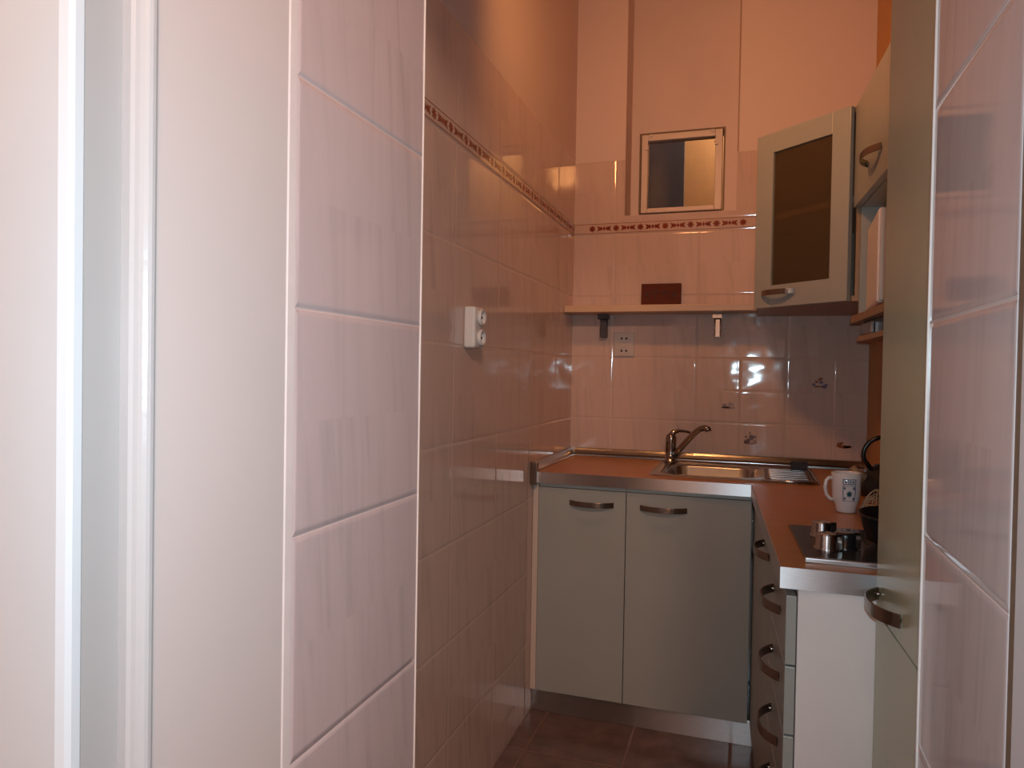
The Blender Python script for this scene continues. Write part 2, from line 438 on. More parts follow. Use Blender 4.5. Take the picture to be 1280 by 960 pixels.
# small printed decorations fired on to four of the splashback tiles
def decor(u, z, items, nm='tile_print'):
    for matn, blobs in items:
        m = MB()
        for i, (du, dz, ru, rz, rot) in enumerate(blobs):
            pts = []
            for k in range(18):
                a = 2 * math.pi * k / 18; x, y = ru * math.cos(a), rz * math.sin(a) * (1 + .2 * math.sin(3 * a + i))
                c, s = math.cos(rot), math.sin(rot)
                pts.append((u + du + x * c - y * s, D, z + dz + x * s + y * c))
            m.extrude_poly(pts, (0, -.0004 - .0001 * i, 0))
        m.build(nm, matn, wb)
decor(-.0798, 1.067, [('print_brown', [(0, -.008, .026, .005, 0), (-.012, .003, .010, .005, .3), (.012, .006, .011, .006, -.2)]), ('print_dark', [(-.006, -.006, .016, .003, .1)])])
decor(.2433, 1.164, [('print_blue', [(.022, -.014, .012, .008, .5), (-.016, -.008, .007, .005, 0), (.010, .0, .007, .006, 0)]), ('print_brown', [(.006, .012, .009, .006, .4), (-.006, .002, .007, .004, -.5), (.0, -.016, .018, .003, 0)])])
decor(.0059, .937, [('print_dark', [(-.012, -.006, .013, .009, .6), (.004, .010, .009, .011, .2), (-.016, .012, .004, .004, 0)]), ('print_brown', [(.016, .012, .007, .006, 0), (.018, -.006, .007, .008, .8), (.006, -.014, .012, .005, .2), (-.002, .026, .004, .004, 0)])])
decor(.3364, .931, [('print_brown', [(0, -.004, .027, .006, 0), (-.014, .006, .012, .006, .4)]), ('print_dark', [(.012, -.005, .015, .004, .05)])])

# ------------------------------------------------------------------ window in the niche and the shaft behind it
w = bpy.data.objects.new('window_1', None); COL.objects.link(w); w.location = (-.291, NY, WZ0); struct(w)
ix0, ix1, iz0, iz1 = -.4285, -.156, 1.8815, 2.163
fy0, fy1 = NY - .012, NY + .035
def ring(m, x0, x1, z0, z1, a0, a1, c0, c1, y0, y1):
    m.box(x0, a0, y0, y1, z0, z1); m.box(a1, x1, y0, y1, z0, z1); m.box(a0, a1, y0, y1, z0, c0); m.box(a0, a1, y0, y1, c1, z1); return m
m = MB(); ring(m, WX0 + .0105, WX1 - .0105, WZ0 + .0095, WZ1 - .0105, ix0, ix1, iz0, iz1, fy0, fy1); m.build('sash', 'sash_paint', w, .0025)
m = MB(); ring(m, WX0 + .0005, WX1 - .0005, WZ0 + .0005, WZ1 - .0005, WX0 + .007, WX1 - .007, WZ0 + .006, WZ1 - .007, NY + .002, NY + .07); m.build('sash_gap_shade_ring', 'gap_shade', w)  # outer ring coloured dark brown to stand for the shadow gap around the sash
MB().hexa([(x, y, z) for z in (iz0 - .006, iz1 + .006) for x, y in ((ix0 - .006, NY + .026), (ix1 + .006, NY + .001), (ix1 + .006, NY + .005), (ix0 - .006, NY + .030))]).build('pane', 'clear', w)
for cx, cz, dx in ((ix0 - .004, 2.13, 1), (ix1 + .004, 2.13, -1), (ix0 + .012, 2.183, 0), (ix1 - .012, 2.183, 0)):
    m = MB(); m.box(cx - .007, cx + .007, fy0 - .006, fy0 - .0002, cz - .005, cz + .005)
    if dx: m.tube([(cx, fy0 - .003, cz), (cx + dx * .010, fy0 - .003, cz + .014)], .0022, 8)
    m.build('window_clip', 'sash_paint', w, .001)
struct(MB().box(-1.2, -1.12, 3.2, 4.2, 0, 2.9).build('wall_shaft_left', 'shaft'))
struct(MB().box(.30, .38, 3.2, 4.2, 0, 2.9).build('wall_shaft_right', 'shaft'))
struct(MB().box(-1.2, .38, 4.1, 4.18, 0, 2.9).build('wall_shaft_back', 'shaft'))
dk = MB().box(-.80, -.318, 3.50, 3.53, 0, 2.75).build('screen', 'slate', loc=(-.55, 3.515, 0))
tag(dk, 'dark slate grey screen seen through left half of small window', 'screen')

# ------------------------------------------------------------------ base cabinets along the back wall
def cab_box(m, x0, x1, y0, y1, z0, z1, t=.016, top=False):
    m.box(x0, x0 + t, y0, y1, z0, z1); m.box(x1 - t, x1, y0, y1, z0, z1)
    m.box(x0 + t, x1 - t, y0, y1, z0, z0 + t); m.box(x0 + t, x1 - t, y1 - .006, y1, z0 + t, z1)
    m.box(x0 + t, x1 - t, y0, y0 + .05, z1 - t, z1)
    if top: m.box(x0 + t, x1 - t, y0 + .05, y1 - .006, z1 - t, z1)
    return m
def base(name, label, x0, x1, dx0, dx1, hx):
    t = thing(name, label, 'cabinet', ((x0 + x1) / 2, 2.65, .084), 'green base cabinets under the sink worktop')
    cab_box(MB(), x0, x1, 2.405, 2.90, .084, .8045).build('carcass', 'cream', t)
    d = MB().box(dx0, dx1, 2.385, 2.4035, .083, .7895).build('door', 'door_green', t, .0015)
    MB().box(x0 + .002, x1 - .002, 2.393, 2.4048, .7925, .8045).build('top_rail', 'green_edge', t)
    handle(d, (hx, 2.385, .744), (1, 0, 0), (0, -1, 0), .148, .028)
    return t
c1 = base('base_cabinet', 'narrow grey-green base cabinet by the left wall, left of the sink', -.684, -.3825, -.6845, -.3836, -.499)
MB().box(-.7055, -.686, 2.3875, 2.90, .083, .8045).build('filler_panel', 'cream', c1, .001)
c2 = base('base_cabinet', 'wider grey-green base cabinet below the sink bowl and tap', -.3815, .012, -.3812, .0135, -.260)
pl = MB(); pl.box(-.7055, .030, 2.4106, 2.419, 0, .082)
pl = pl.build('plinth', 'steel_plinth', bevel=.001)
tag(pl, 'brushed metal plinth strip on the brown floor below the two sink cabinets', 'plinth')

# corner cabinet and drawers on the right
def sdoor(name, x0, y0, y1, z0, z1, par, mat='door_green', th=.018):
    return MB().sbox(x0, x0 + th, y0, y1, z0, z1).build(name, mat, par, .0015)
OUT = Vector((-1, -SK, 0)).normalized(); AL = Vector((-SK, 1, 0)).normalized()
t = thing('corner_cabinet', 'grey-green base cabinet deep in the corner, between sink cabinet and drawers', 'cabinet', (.3, 2.05, .084))
m = MB()
for y0, y1 in ((1.7455, 1.7615), (2.364, 2.38)): m.sbox(.042, .55, y0, y1, .084, .8045)
m.sbox(.042, .55, 1.7615, 2.364, .084, .10); m.sbox(.042, .092, 1.7615, 2.364, .788, .8045)
m.build('carcass', 'cream', t)
d = sdoor('door', .022, 1.7465, 2.383, .083, .7895, t)
handle(d, (S(1.84, .022), 1.84, .765), AL, OUT, .15, .028)
t = thing('drawer_unit', 'stack of five grey-green drawers under the hob at end of worktop', 'drawers', (.3, 1.57, 0))
m = MB()
m.sbox(.042, .66, 1.7285, 1.7445, .084, .8045)
m.sbox(.042, .66, 1.401, 1.7285, .084, .10); m.sbox(.042, .092, 1.401, 1.7285, .788, .8045)
m.build('carcass', 'cream', t)
ep = MB().sbox(.0415, .72, 1.3845, 1.400, .0, .8045).build('end_panel', 'pinkwhite', t, .001); ep['label'] = 'pinkish white end panel facing the doorway'
zs = [.7895, .6605, .5335, .4065, .2795, .083]
for i in range(5):
    z1, z0 = zs[i], zs[i + 1] + .0035
    d = sdoor('drawer', .022, 1.3865, 1.7435, z0, z1, t)
    handle(d, (S(1.55, .022), 1.55, z1 - .055), AL, OUT, .15, .03)
m = MB(); m.sbox(.075, .082, 1.402, 2.36, 0, .082)
tag(m.build('plinth', 'steel_plinth'), 'dark recessed plinth strip on the floor below the drawers', 'plinth')

# ------------------------------------------------------------------ worktop
ZT, ZB = .8428, .805
HX0, HX1, HY0, HY1 = -.285, .030, 2.497, 2.800
t = thing('worktop', 'orange-brown wood worktop with metal edging, L-shaped around the corner', 'worktop', (0, 2.3736, ZB))
m = MB(); XL, XR = -.7055, S(2.44, .4385)
m.box(XL, HX0, YREF, D - .0005, ZB, ZT); m.box(HX0, HX1, YREF, HY0, ZB, ZT); m.box(HX0, HX1, HY1, D - .0005, ZB, ZT)
m.prism([(HX1, YREF), (S(YREF, .0118), YREF), (.4355, YREF), (S(2.428, .436), 2.428), (S(D, .4385), D - .0005), (HX1, D - .0005)] if HX1 < .0118 else
        [(HX1, YREF), (.4355, YREF), (S(2.428, .4365), 2.428), (S(D, .4375), D - .0005), (HX1, D - .0005)], ZB, ZT)
m.prism([(S(1.3773, .0118), 1.3773), (S(1.3773, .745), 1.3773), (S(YREF, .745), YREF), (S(YREF, .0118), YREF)], ZB, ZT)
m.build('slab', 'worktop', t)
m = MB(); m.box(XL, .0112, YREF - .0022, YREF - .0001, ZB, ZT + .0004); m.build('front_edging', 'steel', t)
m = MB(); m.sbox(.0097, .0117, 1.3752, YREF - .0022, ZB, ZT + .0004); m.sbox(.0117, .745, 1.3752, 1.3772, ZB, ZT + .0004); m.build('front_edging', 'steel', t)
# wall upstands: rounded metal profiles along back and left walls
prof = [(0, 0), (.022, 0), (.021, .007), (.014, .014), (.010, .024), (.006, .031), (0, .0335)]
m = MB(); m.extrude_poly([(-.684, D - .0004 - a, ZT + .0002 + z) for a, z in prof], (1.088, 0, 0)); m.build('back_upstand', 'steel_smooth', t, .001)
m = MB(); m.extrude_poly([(-.7056 + a, 2.352, ZT + .0004 + z) for a, z in prof], (0, .5730, 0)); m.build('left_upstand', 'steel_smooth', t, .001)
m = MB(); m.box(-.7058, -.682, 2.347, 2.3712, ZB - .004, ZT + .036); m.build('upstand_end_cap', 'bronze', t, .003)

# ------------------------------------------------------------------ sink, tap, sponge
t = thing('sink', 'stainless steel sink with one bowl and a drainer, let into the worktop', 'sink', (-.05, 2.66, ZT))
m = MB()
def loop(pts, z): return [m.bm.verts.new((x, y, z)) for x, y in pts]
def bridge(a, b):
    n = len(a)
    for i in range(n):
        f = m.bm.faces.new([a[i], a[(i + 1) % n], b[(i + 1) % n], b[i]]); f.smooth = True
o0 = loop(rrect(-.324, .222, 2.447, 2.893, .045), ZT + .0003)
o1 = loop(rrect(-.321, .219, 2.450, 2.890, .043), ZT + .0035)
i0 = loop(rrect(-.277, .026, 2.503, 2.794, .06), ZT + .0028)
i1 = loop(rrect(-.270, .019, 2.510, 2.787, .058), ZT - .006)
i2 = loop(rrect(-.262, .011, 2.518, 2.779, .055), ZT - .12)
i3 = loop(rrect(-.235, -.016, 2.545, 2.752, .04), ZT - .138)
for a, bb in ((o0, o1), (o1, i0), (i0, i1), (i1, i2), (i2, i3)): bridge(a, bb)
m.bm.faces.new(i3)
m.build('bowl', 'sink', t)
m = MB()
for k in range(6):
    y = 2.53 + k * .046
    m.tube([(.055, y, ZT + .004), (.075, y, ZT + .0055), (.185, y, ZT + .0055), (.198, y, ZT + .004)], .0035, 8)
m.build('drainer_rib', 'sink', t)
m = MB(); m.tube([(.040, 2.462, ZT + .004), (.195, 2.462, ZT + .006), (.209, 2.48, ZT + .006), (.209, 2.86, ZT + .006), (.195, 2.878, ZT + .006), (-.29, 2.878, ZT + .004)], .0038, 8)
m.build('raised_rim', 'chrome', t)
m = MB(); m.lathe([(0, .004), (.018, .004), (.022, .001), (.0225, 0)], (-.125, 2.65, ZT - .138), 24); m.build('drain', 'chrome', t)

t = thing('tap', 'chrome mixer tap with slanting spout, standing behind the sink bowl', 'tap', (-.285, 2.83, ZT + .003))
m = MB(); m.lathe([(0, 0), (.027, 0), (.027, .006), (.021, .010), (.0205, .045), (.021, .075), (.0215, .09), (.0195, .102), (.012, .110), (0, .112)], (-.285, 2.83, ZT + .0034), 28)
m.build('tap_body', 'tap_chrome', t)
m = MB(); m.tube([(-.273, 2.822, .872), (-.245, 2.800, .905), (-.21, 2.776, .948), (-.186, 2.760, .974), (-.172, 2.752, .984), (-.155, 2.746, .989), (-.143, 2.742, .985), (-.141, 2.741, .977)], [.012, .0118, .0115, .0112, .0112, .0115, .0118, .0118], 14)
m.build('spout', 'tap_chrome', t)
m = MB(); m.tube([(-.289, 2.832, .945), (-.276, 2.834, .962), (-.255, 2.838, .968), (-.232, 2.842, .966), (-.214, 2.845, .962)], [.013, .0105, .0065, .005, .0055], 12)
m.build('lever', 'tap_chrome', t)
m = MB(); m.box(.144, .200, 2.742, 2.772, ZT + .0097, ZT + .040)
tag(m.build('sponge', 'sponge', bevel=.004, loc=(.172, 2.757, ZT + .0097)), 'small dark dish sponge on the sink drainer by back wall', 'sponge')

# ------------------------------------------------------------------ hob and pan
t = thing('hob', 'dark glass hob with silver knobs and metal front strip', 'hob', (.35, 1.58, ZT))
m = MB(); m.sbox(.058, .60, 1.4405, 1.742, ZT + .0004, ZT + .0075); m.build('hob_plate', 'black_glass', t, .001)
m = MB(); m.sbox(.0565, .60, 1.4245, 1.4400, ZT + .0004, ZT + .0088); m.build('front_strip', 'steel', t, .0015)
def knob(x, y, mat='steel'):
    k = MB(); k.lathe([(.0235, 0), (.0235, .003), (.0205, .005), (.0200, .027), (.0185, .030), (0, .0305)], (x, y, ZT + .0078), 28)
    ko = k.build('knob', mat, t)
    g = MB(); g.box(x + .014, x + .0275, y - .0075, y - .0015, ZT + .009, ZT + .0395); g.box(x - .012, x + .0275, y - .0075, y - .0015, ZT + .0345, ZT + .0395)
    g.build('knob_grip', 'chrome', ko, .001)
knob(.1485, 1.520); knob(.1500, 1.640)
knob(.1840, 1.545, 'black')
m = MB(); m.lathe([(0, 0), (.07, 0), (.072, .003), (.071, .006), (0, .0065)], (.332, 1.595, ZT + .0078), 36); m.build('hotplate', 'black', t)
t = thing('frying_pan', 'black frying pan on the hob, partly behind the tall cupboard', 'pan', (.332, 1.595, ZT + .0145))
m = MB(); m.lathe([(0, 0), (.082, 0), (.104, .005), (.118, .054), (.1195, .0565), (.1165, .0565), (.094, .009), (0, .0055)], (.332, 1.595, ZT + .0148), 44); m.build('pan_body', 'black', t)
m = MB(); m.tube([(.446, 1.595, ZT + .060), (.50, 1.60, ZT + .070), (.58, 1.61, ZT + .082)], [.008, .010, .011], 12); m.build('pan_handle', 'black', t)

# ------------------------------------------------------------------ mug, kettle, net
MX, MY = .2375, 2.0
t = thing('mug', 'white mug printed with a blue tile pattern, on the worktop', 'mug', (MX, MY, ZT))
MP = [(0, .0008), (.021, .0008), (.0240, .003), (.0250, .016), (.0290, .026), (.0330, .042), (.0342, .070), (.0355, .100), (.0342, .1015), (.0322, .100), (.0312, .07), (.030, .045), (.022, .011), (0, .008)]
m = MB(); m.lathe(MP, (MX, MY, ZT), 40); m.build('mug_body', 'porcelain', t)
m = MB(); m.tube([(MX - .033, MY - .006, ZT + .086), (MX - .041, MY - .008, ZT + .087), (MX - .048, MY - .010, ZT + .080), (MX - .0505, MY - .010, ZT + .062), (MX - .047, MY - .009, ZT + .044), (MX - .039, MY - .007, ZT + .033), (MX - .028, MY - .005, ZT + .031)], .0045, 10); m.build('mug_handle', 'porcelain', t)
def on_mug(pts2, mat, name, lift=.0006):
    """lay a printed shape on the mug; pts2 = (angle deg from camera side, height)"""
    mm = MB()
    for poly in pts2:
        out, inn = [], []
        for a, h in poly:
            h *= .88; rr = .0250
            for (ra, ha), (rb, hb) in zip(MP[3:7], MP[4:8]):
                if ha <= h <= hb: rr = ra + (rb - ra) * (h - ha) / (hb - ha)
            th = math.radians(-90 - 6 + a)
            out.append(mm.bm.verts.new((MX + (rr + lift + .0003) * math.cos(th), MY + (rr + lift + .0003) * math.sin(th), ZT + h)))
            inn.append(mm.bm.verts.new((MX + (rr + .0001) * math.cos(th), MY + (rr + .0001) * math.sin(th), ZT + h)))
        n = len(out); mm.bm.faces.new(out); mm.bm.faces.new(inn[::-1])
        for i in range(n): mm.bm.faces.new([out[i], inn[i], inn[(i + 1) % n], out[(i + 1) % n]])
    return mm.build(name, mat, t)
def sq(a0, a1, h0, h1): return [(a0, h0), ((a0 + a1) / 2, h0), (a1, h0), (a1, (h0 + h1) / 2), (a1, h1), ((a0 + a1) / 2, h1), (a0, h1), (a0, (h0 + h1) / 2)]
def fr(a0, a1, h0, h1, wa, wh):
    return [sq(a0, a1, h0, h0 + wh), sq(a0, a1, h1 - wh, h1), sq(a0, a0 + wa, h0 + wh, h1 - wh), sq(a1 - wa, a1, h0 + wh, h1 - wh)]
star = []
for k in range(16):
    a = math.pi * 2 * k / 16; r = 1 if k % 2 == 0 else .55
    star.append((12 + 13.5 * r * math.cos(a), .0575 + .0105 * r * math.sin(a)))
diam = lambda a, h, da, dh: [(a - da, h), (a, h - dh), (a + da, h), (a, h + dh)]
shapes = fr(-14, 10, .084, .1, 3, .0022) + fr(14, 38, .084, .1, 3, .0022) + fr(-14, 38, .036, .081, 3, .0022)
shapes += [diam(-2, .092, 5, .004), diam(26, .092, 5, .004)] + [diam(a, h, 5, .005) for a in (-6, 30) for h in (.0445, .0735)]
on_mug(shapes, 'blue_print', 'printed_pattern')
on_mug([star], 'teal_print', 'printed_star')

KX, KY = .385, 2.315
t = thing('kettle', 'black kettle with a loop handle, behind the mug by tall cupboard', 'kettle', (KX, KY, ZT))
m = MB(); m.lathe([(0, .001), (.070, .001), (.078, .006), (.080, .02), (.074, .050), (.058, .075), (.040, .086), (.036, .090), (.012, .094), (.009, .102), (.012, .108), (0, .112)], (KX, KY, ZT), 36); m.build('kettle_body', 'black', t)
m = MB(); pts = []
for k in range(15):
    a = math.radians(200 - 220 * k / 14); pts.append((KX - .012 + .056 * math.cos(a), KY - .01, ZT + .120 + .052 * math.sin(a)))
m.tube([(KX - .045, KY - .01, ZT + .076)] + pts + [(KX + .030, KY - .01, ZT + .080)], .0065, 10); m.build('kettle_handle', 'black', t)
m = MB(); m.tube([(KX - .060, KY - .02, ZT + .050), (KX - .085, KY - .026, ZT + .064), (KX - .098, KY - .03, ZT + .082)], [.016, .012, .009], 12); m.build('spout', 'tan_wood', t)
# loose net of string beside the mug
nb = MB(); cx, cy = .306, 1.985
for k in range(9):
    a0 = math.pi * k / 9; pts = []
    for q in range(13):
        b0 = math.pi * (q / 12)
        r = .034 + .006 * math.sin(3 * a0 + 2 * b0)
        pts.append((cx + r * math.cos(b0) * math.cos(a0), cy + r * math.cos(b0) * math.sin(a0), ZT + .0025 + (.050 + .012 * math.sin(k * 1.7)) * math.sin(b0)))
    nb.tube(pts, .0011, 6)
for h, r in ((.012, .036), (.028, .031), (.042, .020)):
    nb.tube([(cx + (r + .003 * math.sin(3 * q)) * math.cos(q * math.pi / 9), cy + r * math.sin(q * math.pi / 9), ZT + h) for q in range(19)], .0011, 6)
tag(nb.build('string_net', 'net', loc=(cx, cy, ZT)), 'crumpled tan string net lying beside the white mug', 'net')

# ------------------------------------------------------------------ shelf, plaque, brackets, sockets
SY = 2.775
sh = MB().box(-.7055, .0175, SY, D - .0006, 1.4232, 1.4496).build('wall_shelf', 'shelf_wood', bevel=.002, loc=(-.345, 2.85, 1.4232))
tag(sh, 'pale wooden wall shelf running from left wall to corner cupboard', 'shelf')
t = thing('plaque', 'small dark red-brown wooden plaque standing on the shelf', 'plaque', (-.343, 2.91, 1.4498))
yb = 2.900
m = MB(); m.extrude_poly([(-.4215, yb, 1.4502), (-.4215, yb + .016, 1.4502), (-.4215, D - .004, 1.5450), (-.4215, D - .020, 1.5450)], (.1555, 0, 0)); m.build('board', 'wood_sign', t, .0015)
# worn dark carving: unreadable strokes
m = MB()
def front(u, v, d):   # point on plaque face
    f = (v) / .0948
    return Vector((-.4215 + u, yb + (D - .020 - yb) * f - d, 1.4502 + v))
random.seed(3)
for u, v, du, dv in ((.022, .052, .016, .016), (.046, .056, .012, .020), (.062, .062, .014, .012), (.088, .056, .016, .016), (.104, .060, .010, .014), (.128, .052, .014, .022), (.030, .036, .022, .004), (.056, .040, .012, .008), (.136, .046, .006, .018)):
    for k in range(3):
        a = random.uniform(-1, 1) * .9
        p = [(u + du * (.5 * math.cos(a + s)), v + dv * .5 * math.sin(a + s * 1.3 + k)) for s in (0, 2.1, 4.2)]
        q = [front(x, y, .0004 + .0002 * k) for x, y in p]
        m.extrude_poly([tuple(x) for x in q], (0, -.0008, 0))
m.build('carving', 'sign_dark', t)
def bracket(x, label, mat, mat2):
    t = thing('shelf_bracket', label, 'bracket', (x, 2.9, 1.33))
    MB().box(x - .019, x + .019, 2.868, D - .0006, 1.4025, 1.4230).build('bracket_cap', mat, t, .002)
    m = MB(); m.box(x - .012, x + .014, 2.885, D - .0006, 1.330, 1.4020); m.build('bracket_stem', mat2, t, .003)
    if mat2 == 'chrome':
        MB().tube([(x - .009, 2.883, 1.334), (x - .009, 2.883, 1.400)], .003, 8).build('bracket_rod', 'chrome', t)
        MB().tube([(x + .012, 2.883, 1.334), (x + .012, 2.883, 1.400)], .003, 8).build('bracket_rod', 'chrome', t)
bracket(-.571, 'dark metal bracket under left end of the wall shelf', 'dark_bracket', 'dark_bracket')
bracket(-.125, 'bright chrome bracket under right half of the wall shelf', 'chrome', 'chrome')
t = thing('socket', 'pale flush wall socket on back wall tiles under the shelf', 'socket', (-.489, D, 1.302))
MB().box(-.531, -.447, D - .009, D - .0005, 1.253, 1.351).build('cover', 'socket_back', t, .004)
for zz in (1.327, 1.277):
    m = MB(); m.lathe([(.0185, 0), (.0185, .0015), (.0165, .0015), (.0165, 0)], (-.489, D - .0092, zz), 24, (0, -1, 0)); m.build('socket_rim', 'socket_back', t)
    m = MB()
    for dx in (-.0095, .0095): m.lathe([(0, 0), (.0042, 0), (.0042, .0012), (0, .0013)], (-.489 + dx, D - .0092, zz), 12, (0, -1, 0))
    m.build('socket_hole', 'hole', t)
t = thing('double_socket', 'white double socket sticking out of left wall tiles', 'socket', (-A, 1.758, 1.298))
MB().box(-A + .0005, -.674, 1.728, 1.788, 1.245, 1.352).build('housing', 'plastic_white', t, .006, seg=3)
for zz in (1.325, 1.272):
    m = MB(); m.lathe([(0, 0), (.0205, 0), (.0215, .010), (.0195, .0115), (.0165, .0115), (.016, .003), (0, .003)], (-.6742, 1.760, zz), 28, (1, 0, 0)); so = m.build('socket_face', 'plastic_white', t)
    m = MB()
    for dy in (-.0085, .0085): m.lathe([(0, 0), (.0035, 0), (.0035, .0012), (0, .0013)], (-.6710, 1.760 + dy, zz), 12, (1, 0, 0))
    m.build('socket_hole', 'hole', so)

# ------------------------------------------------------------------ corner wall cabinet with glass door
P0, P1 = Vector((.0195, 2.60, 0)), Vector((.2795, 2.362, 0))
UD = (P1 - P0).normalized(); L = (P1 - P0).length
OD = Vector((-UD.y, UD.x, 0));
if OD.y > 0: OD = -OD
ZC0, ZC1 = 1.413, 1.990
t = thing('corner_wall_cabinet', 'grey-green corner wall cupboard with brown frosted glass door', 'cupboard', (.22, 2.7, ZC0))
inner = .0195
pin = [(P0.x - OD.x * .001, P0.y - OD.y * .001), (P1.x - OD.x * .001 + .004, P1.y - OD.y * .001), (S(2.362, .425), 2.364), (S(2.425, .425), 2.425), (S(D, .4365), D - .001), (P0.x, D - .001)]
m = MB(); m.prism(pin, ZC0, ZC0 + .016); m.prism(pin, ZC1 - .016, ZC1)
m.box(P0.x, P0.x + .016, 2.603, D - .001, ZC0 + .016, ZC1 - .016)
m.box(S(2.362, .290), S(2.362, .425), 2.364, 2.379, ZC0 + .016, ZC1 - .016)
m.box(P0.x + .016, S(D, .4365), D - .008, D - .001, ZC0 + .016, ZC1 - .016)
m.build('carcass', 'tan_wood', t)
ins = [(P0.x + .05, 2.60), (.27, 2.40), (.40, 2.40), (.40, D - .01), (P0.x + .018, D - .01), (P0.x + .018, 2.62)]
MB().prism(ins, 1.715, 1.733).build('inner_shelf', 'shelf_wood', t)
def dbox(m, u0, u1, z0, z1, w0, w1):
    pts = [P0 + UD * u + OD * w_ for u, w_ in ((u0, w0), (u1, w0), (u1, w1), (u0, w1))]
    m.hexa([(p.x, p.y, z0) for p in pts] + [(p.x, p.y, z1) for p in pts]); return m
d = dbox(dbox(dbox(dbox(MB(), 0, .068, ZC0, ZC1, .001, .019), L - .062, L, ZC0, ZC1, .001, .019), .068, L - .062, ZC0, ZC0 + .072, .001, .019), .068, L - .062, ZC1 - .066, ZC1, .001, .019).build('door', 'door_green', t, .0012)
dbox(MB(), .062, L - .056, ZC0 + .066, ZC1 - .060, .0075, .0115).build('pane', 'frosted', d)
hc = P0 + UD * .100 + OD * .019
handle(d, (hc.x, hc.y, 1.459), UD, OD, .130, .026)

# ------------------------------------------------------------------ flap wall cabinet, microwave, hood
t = thing('wall_cabinet', 'grey-green wall cupboard with lift-up flap over an open niche', 'cupboard', (.5, 2.06, 1.345))
m = MB()
m.sbox(.299, .74, 2.3405, 2.3565, 1.3665, 1.990); m.sbox(.299, .74, 1.52, 1.536, 1.3665, 1.990)
m.sbox(.299, .74, 1.536, 2.3405, 1.974, 1.990); m.sbox(.299, .74, 1.536, 2.3405, 1.685, 1.701); m.sbox(.732, .74, 1.536, 2.3405, 1.3665, 1.974)
m.build('carcass', 'door_green', t)
bd = MB(); bd.sbox(.2795, .74, 1.52, 2.3565, 1.345, 1.3660); bd.build('bottom_board', 'tan_wood', t, .001)
d = sdoor('flap', .280, 1.52, 2.3555, 1.688, 1.990, t)
handle(d, (S(2.075, .280), 2.075, 1.762), AL, OUT, .16, .030)
t = thing('microwave', 'cream white microwave oven in the open niche of the wall cupboard', 'microwave', (.46, 2.1, 1.3665))
c = Vector((.2955, 2.0, 0)); sd = Vector((.013, .24, 0)).normalized(); fd = Vector((sd.y, -sd.x, 0))
def mbx(m, a0, a1, b0, b1, z0, z1):
    pts = [c + fd * a + sd * bb for a, bb in ((a0, b0), (a1, b0), (a1, b1), (a0, b1))]
    return m.hexa([(p.x, p.y, z0) for p in pts] + [(p.x, p.y, z1) for p in pts])
mbx(MB(), 0, .40, 0, .29, 1.3745, 1.612).build('microwave_body', 'pinkwhite', t, .008, seg=3)
mbx(MB(), .004, .396, -.012, -.0005, 1.378, 1.608).build('front_panel', 'cream', t, .003)
mbx(MB(), .10, .38, -.0155, -.0122, 1.40, 1.59).build('door_window', 'black_glass', t, .001)
k = c + fd * .040 - sd * .0125
MB().lathe([(0, 0), (.019, 0), (.018, .014), (.016, .017), (0, .0175)], (k.x, k.y, 1.430), 24, -sd).build('knob', 'cream', t)
k = c + fd * .040 - sd * .0125
m = MB(); m.lathe([(0, 0), (.017, 0), (.0165, .010), (0, .0105)], (k.x, k.y, 1.555), 24, -sd); m.build('timer_dial', 'bronze', t)
for a, bb in ((.03, .03), (.37, .03), (.37, .26), (.03, .26)):
    q = c + fd * a + sd * bb; MB().lathe([(0, 0), (.010, 0), (.010, .008), (0, .0082)], (q.x, q.y, 1.3662), 12).build('foot', 'black', t)
t = thing('extractor_hood', 'slim cooker hood under the microwave niche, tan front edge', 'hood', (.5, 1.95, 1.30))
MB().sbox(.300, .72, 1.55, 2.27, 1.3035, 1.3445).build('hood_body', 'black', t, .001)
MB().sbox(.2855, .720, 1.55, 2.285, 1.288, 1.303).build('hood_front', 'tan_wood', t, .0015)
MB().sbox(.2915, .2990, 2.13, 2.26, 1.306, 1.336).build('hood_vent', 'steel', t, .001)

# ------------------------------------------------------------------ tall cupboard by the opening
t = thing('tall_cupboard', 'tall grey-green cupboard standing right beside the tiled opening', 'cupboard', (.45, 1.17, 0))
m = MB()
m.sbox(.1845, .72, 1.3535, 1.3695, 0, 2.36); m.sbox(.1845, .72, .9605, .9765, 0, 2.36)
m.sbox(.1845, .72, .9765, 1.3535, 2.344, 2.36); m.sbox(.1845, .72, .9765, 1.3535, .08, .096); m.sbox(.20, .72, .9765, 1.3535, .776, .79); m.sbox(.712, .72, .9765, 1.3535, .096, 2.344)
m.build('carcass', 'tall_green', t)
sdoor('lower_door', .166, .9610, 1.3755, .083, .7815, t, 'tall_green')
d = sdoor('upper_door', .166, .9610, 1.3755, .7845, 2.355, t, 'tall_green')
handle(d, (S(1.278, .166), 1.278, .820), AL, OUT, .145, .030, .021)
MB().sbox(.21, .215, .9765, 1.3535, 0, .08).build('kickboard', 'steel_plinth', t)

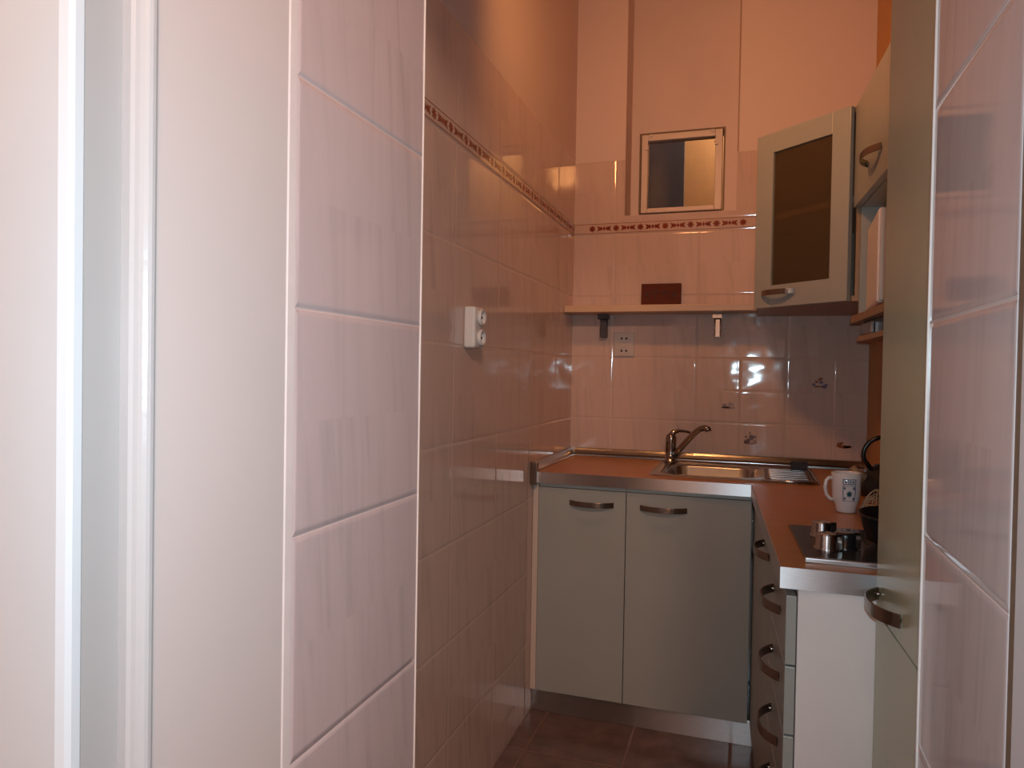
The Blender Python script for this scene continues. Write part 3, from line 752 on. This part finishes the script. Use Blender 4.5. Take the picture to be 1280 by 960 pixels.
# ------------------------------------------------------------------ lamps
LX, LY, LZ = -.325, 1.62, 2.372
t = thing('spot_lamp', 'warm square lamp in a dark housing, hung from the kitchen ceiling facing the window', 'lamp', (LX, LY, LZ))
ld = Vector((.30, 1, -.30)).normalized(); lr = ld.cross(Vector((0, 0, 1))).normalized(); lu = lr.cross(ld)
lc = Vector((LX, LY, LZ))
def lbx(m, a0, a1, d0, d1, u0, u1):
    q = [lc + lr * a + ld * d + lu * u for u in (u0, u1) for a, d in ((a0, d0), (a1, d0), (a1, d1), (a0, d1))]
    return m.hexa(q)
lbx(MB(), -.085, .085, -.012, 0, -.068, .068).build('lamp_glass', emit('lamp_glow', (1.0, .415, .136), 112), t)
m = MB(); lbx(m, -.097, .097, -.09, -.0125, -.080, .080)
for u0, u1 in ((-.080, -.0685), (.0685, .080)): lbx(m, -.097, .097, -.012, .03, u0, u1)
for a0, a1 in ((-.097, -.0855), (.0855, .097)): lbx(m, a0, a1, -.012, .03, -.068, .068)
m.build('lamp_housing', 'strap', t)
m = MB(); lbx(m, -.006, .004, .018, .026, -.068, .068); q = lc + ld * .022
m.tube([q + lr * .0 - lu * .02, q - lr * .05 + lu * .06], .004, 8); m.build('lamp_guard', 'strap', t)
m = MB(); m.tube([(LX - .02, LY - .05, LZ + .08), (LX - .02, LY - .05, 2.9)], .008, 10); m.build('lamp_rod', 'strap', t)
def light(name, kind, loc, energy, color, size=.1, rot=None, **k):
    l = bpy.data.lights.new(name, kind); l.energy = energy; l.color = color
    if kind == 'AREA': l.shape = 'DISK'; l.size = size
    elif kind == 'POINT': l.shadow_soft_size = size
    o = bpy.data.objects.new(name, l); COL.objects.link(o); o.location = loc
    if rot is not None: o.rotation_euler = rot
    return o
# camera
F = Vector((math.sin(-.3193), math.cos(-.3193), 0)); RT = Vector((math.cos(-.3193), -math.sin(-.3193), 0)); UP = Vector((0, 0, 1))
pt_ = -.0174; F2 = F * math.cos(pt_) + UP * math.sin(pt_); U2 = -F * math.sin(pt_) + UP * math.cos(pt_)
ro = .017; R3 = RT * math.cos(ro) + U2 * math.sin(ro); U3 = U2 * math.cos(ro) - RT * math.sin(ro)
cam = bpy.data.cameras.new('camera'); co = bpy.data.objects.new('camera', cam); COL.objects.link(co)
cam.sensor_width = 36; cam.lens = 900 / 1280 * 36; cam.clip_start = .01
rot = Matrix((R3, U3, -F2)).transposed()
co.matrix_world = Matrix.Translation((0, 0, CZ)) @ rot.to_4x4()
SC.camera = co
# the camera's own flash, just above the lens
fl = light('flash', 'AREA', Vector((0, 0, CZ)) + U3 * .035 + R3 * .02 + F2 * .02, 6.3, (.61, .875, 1.0), .022)
fl.rotation_euler = rot.to_euler()
# hall lamp behind the camera, and the lamp that lights the shaft behind the small window
light('hall_lamp', 'POINT', (.40, -.55, 2.45), 77, (1.0, .58, .38), .06)
light('shaft_lamp', 'POINT', (.02, 3.86, 2.62), 7, (1.0, .62, .32), .05)

wd = bpy.data.worlds.new('world'); SC.world = wd; wd.use_nodes = True
wd.node_tree.nodes['Background'].inputs[0].default_value = (.05, .05, .06, 1); wd.node_tree.nodes['Background'].inputs[1].default_value = .3
SC.view_settings.view_transform = 'Standard'; SC.view_settings.look = 'None'
SC.view_settings.exposure = 0; SC.view_settings.gamma = 1; SC.view_settings.use_curve_mapping = False
SC.cycles.use_denoising = True
SC.cycles.max_bounces = 10; SC.cycles.glossy_bounces = 6; SC.cycles.transmission_bounces = 8
SC.cycles.caustics_reflective = False; SC.cycles.caustics_refractive = False; SC.cycles.sample_clamp_indirect = 6
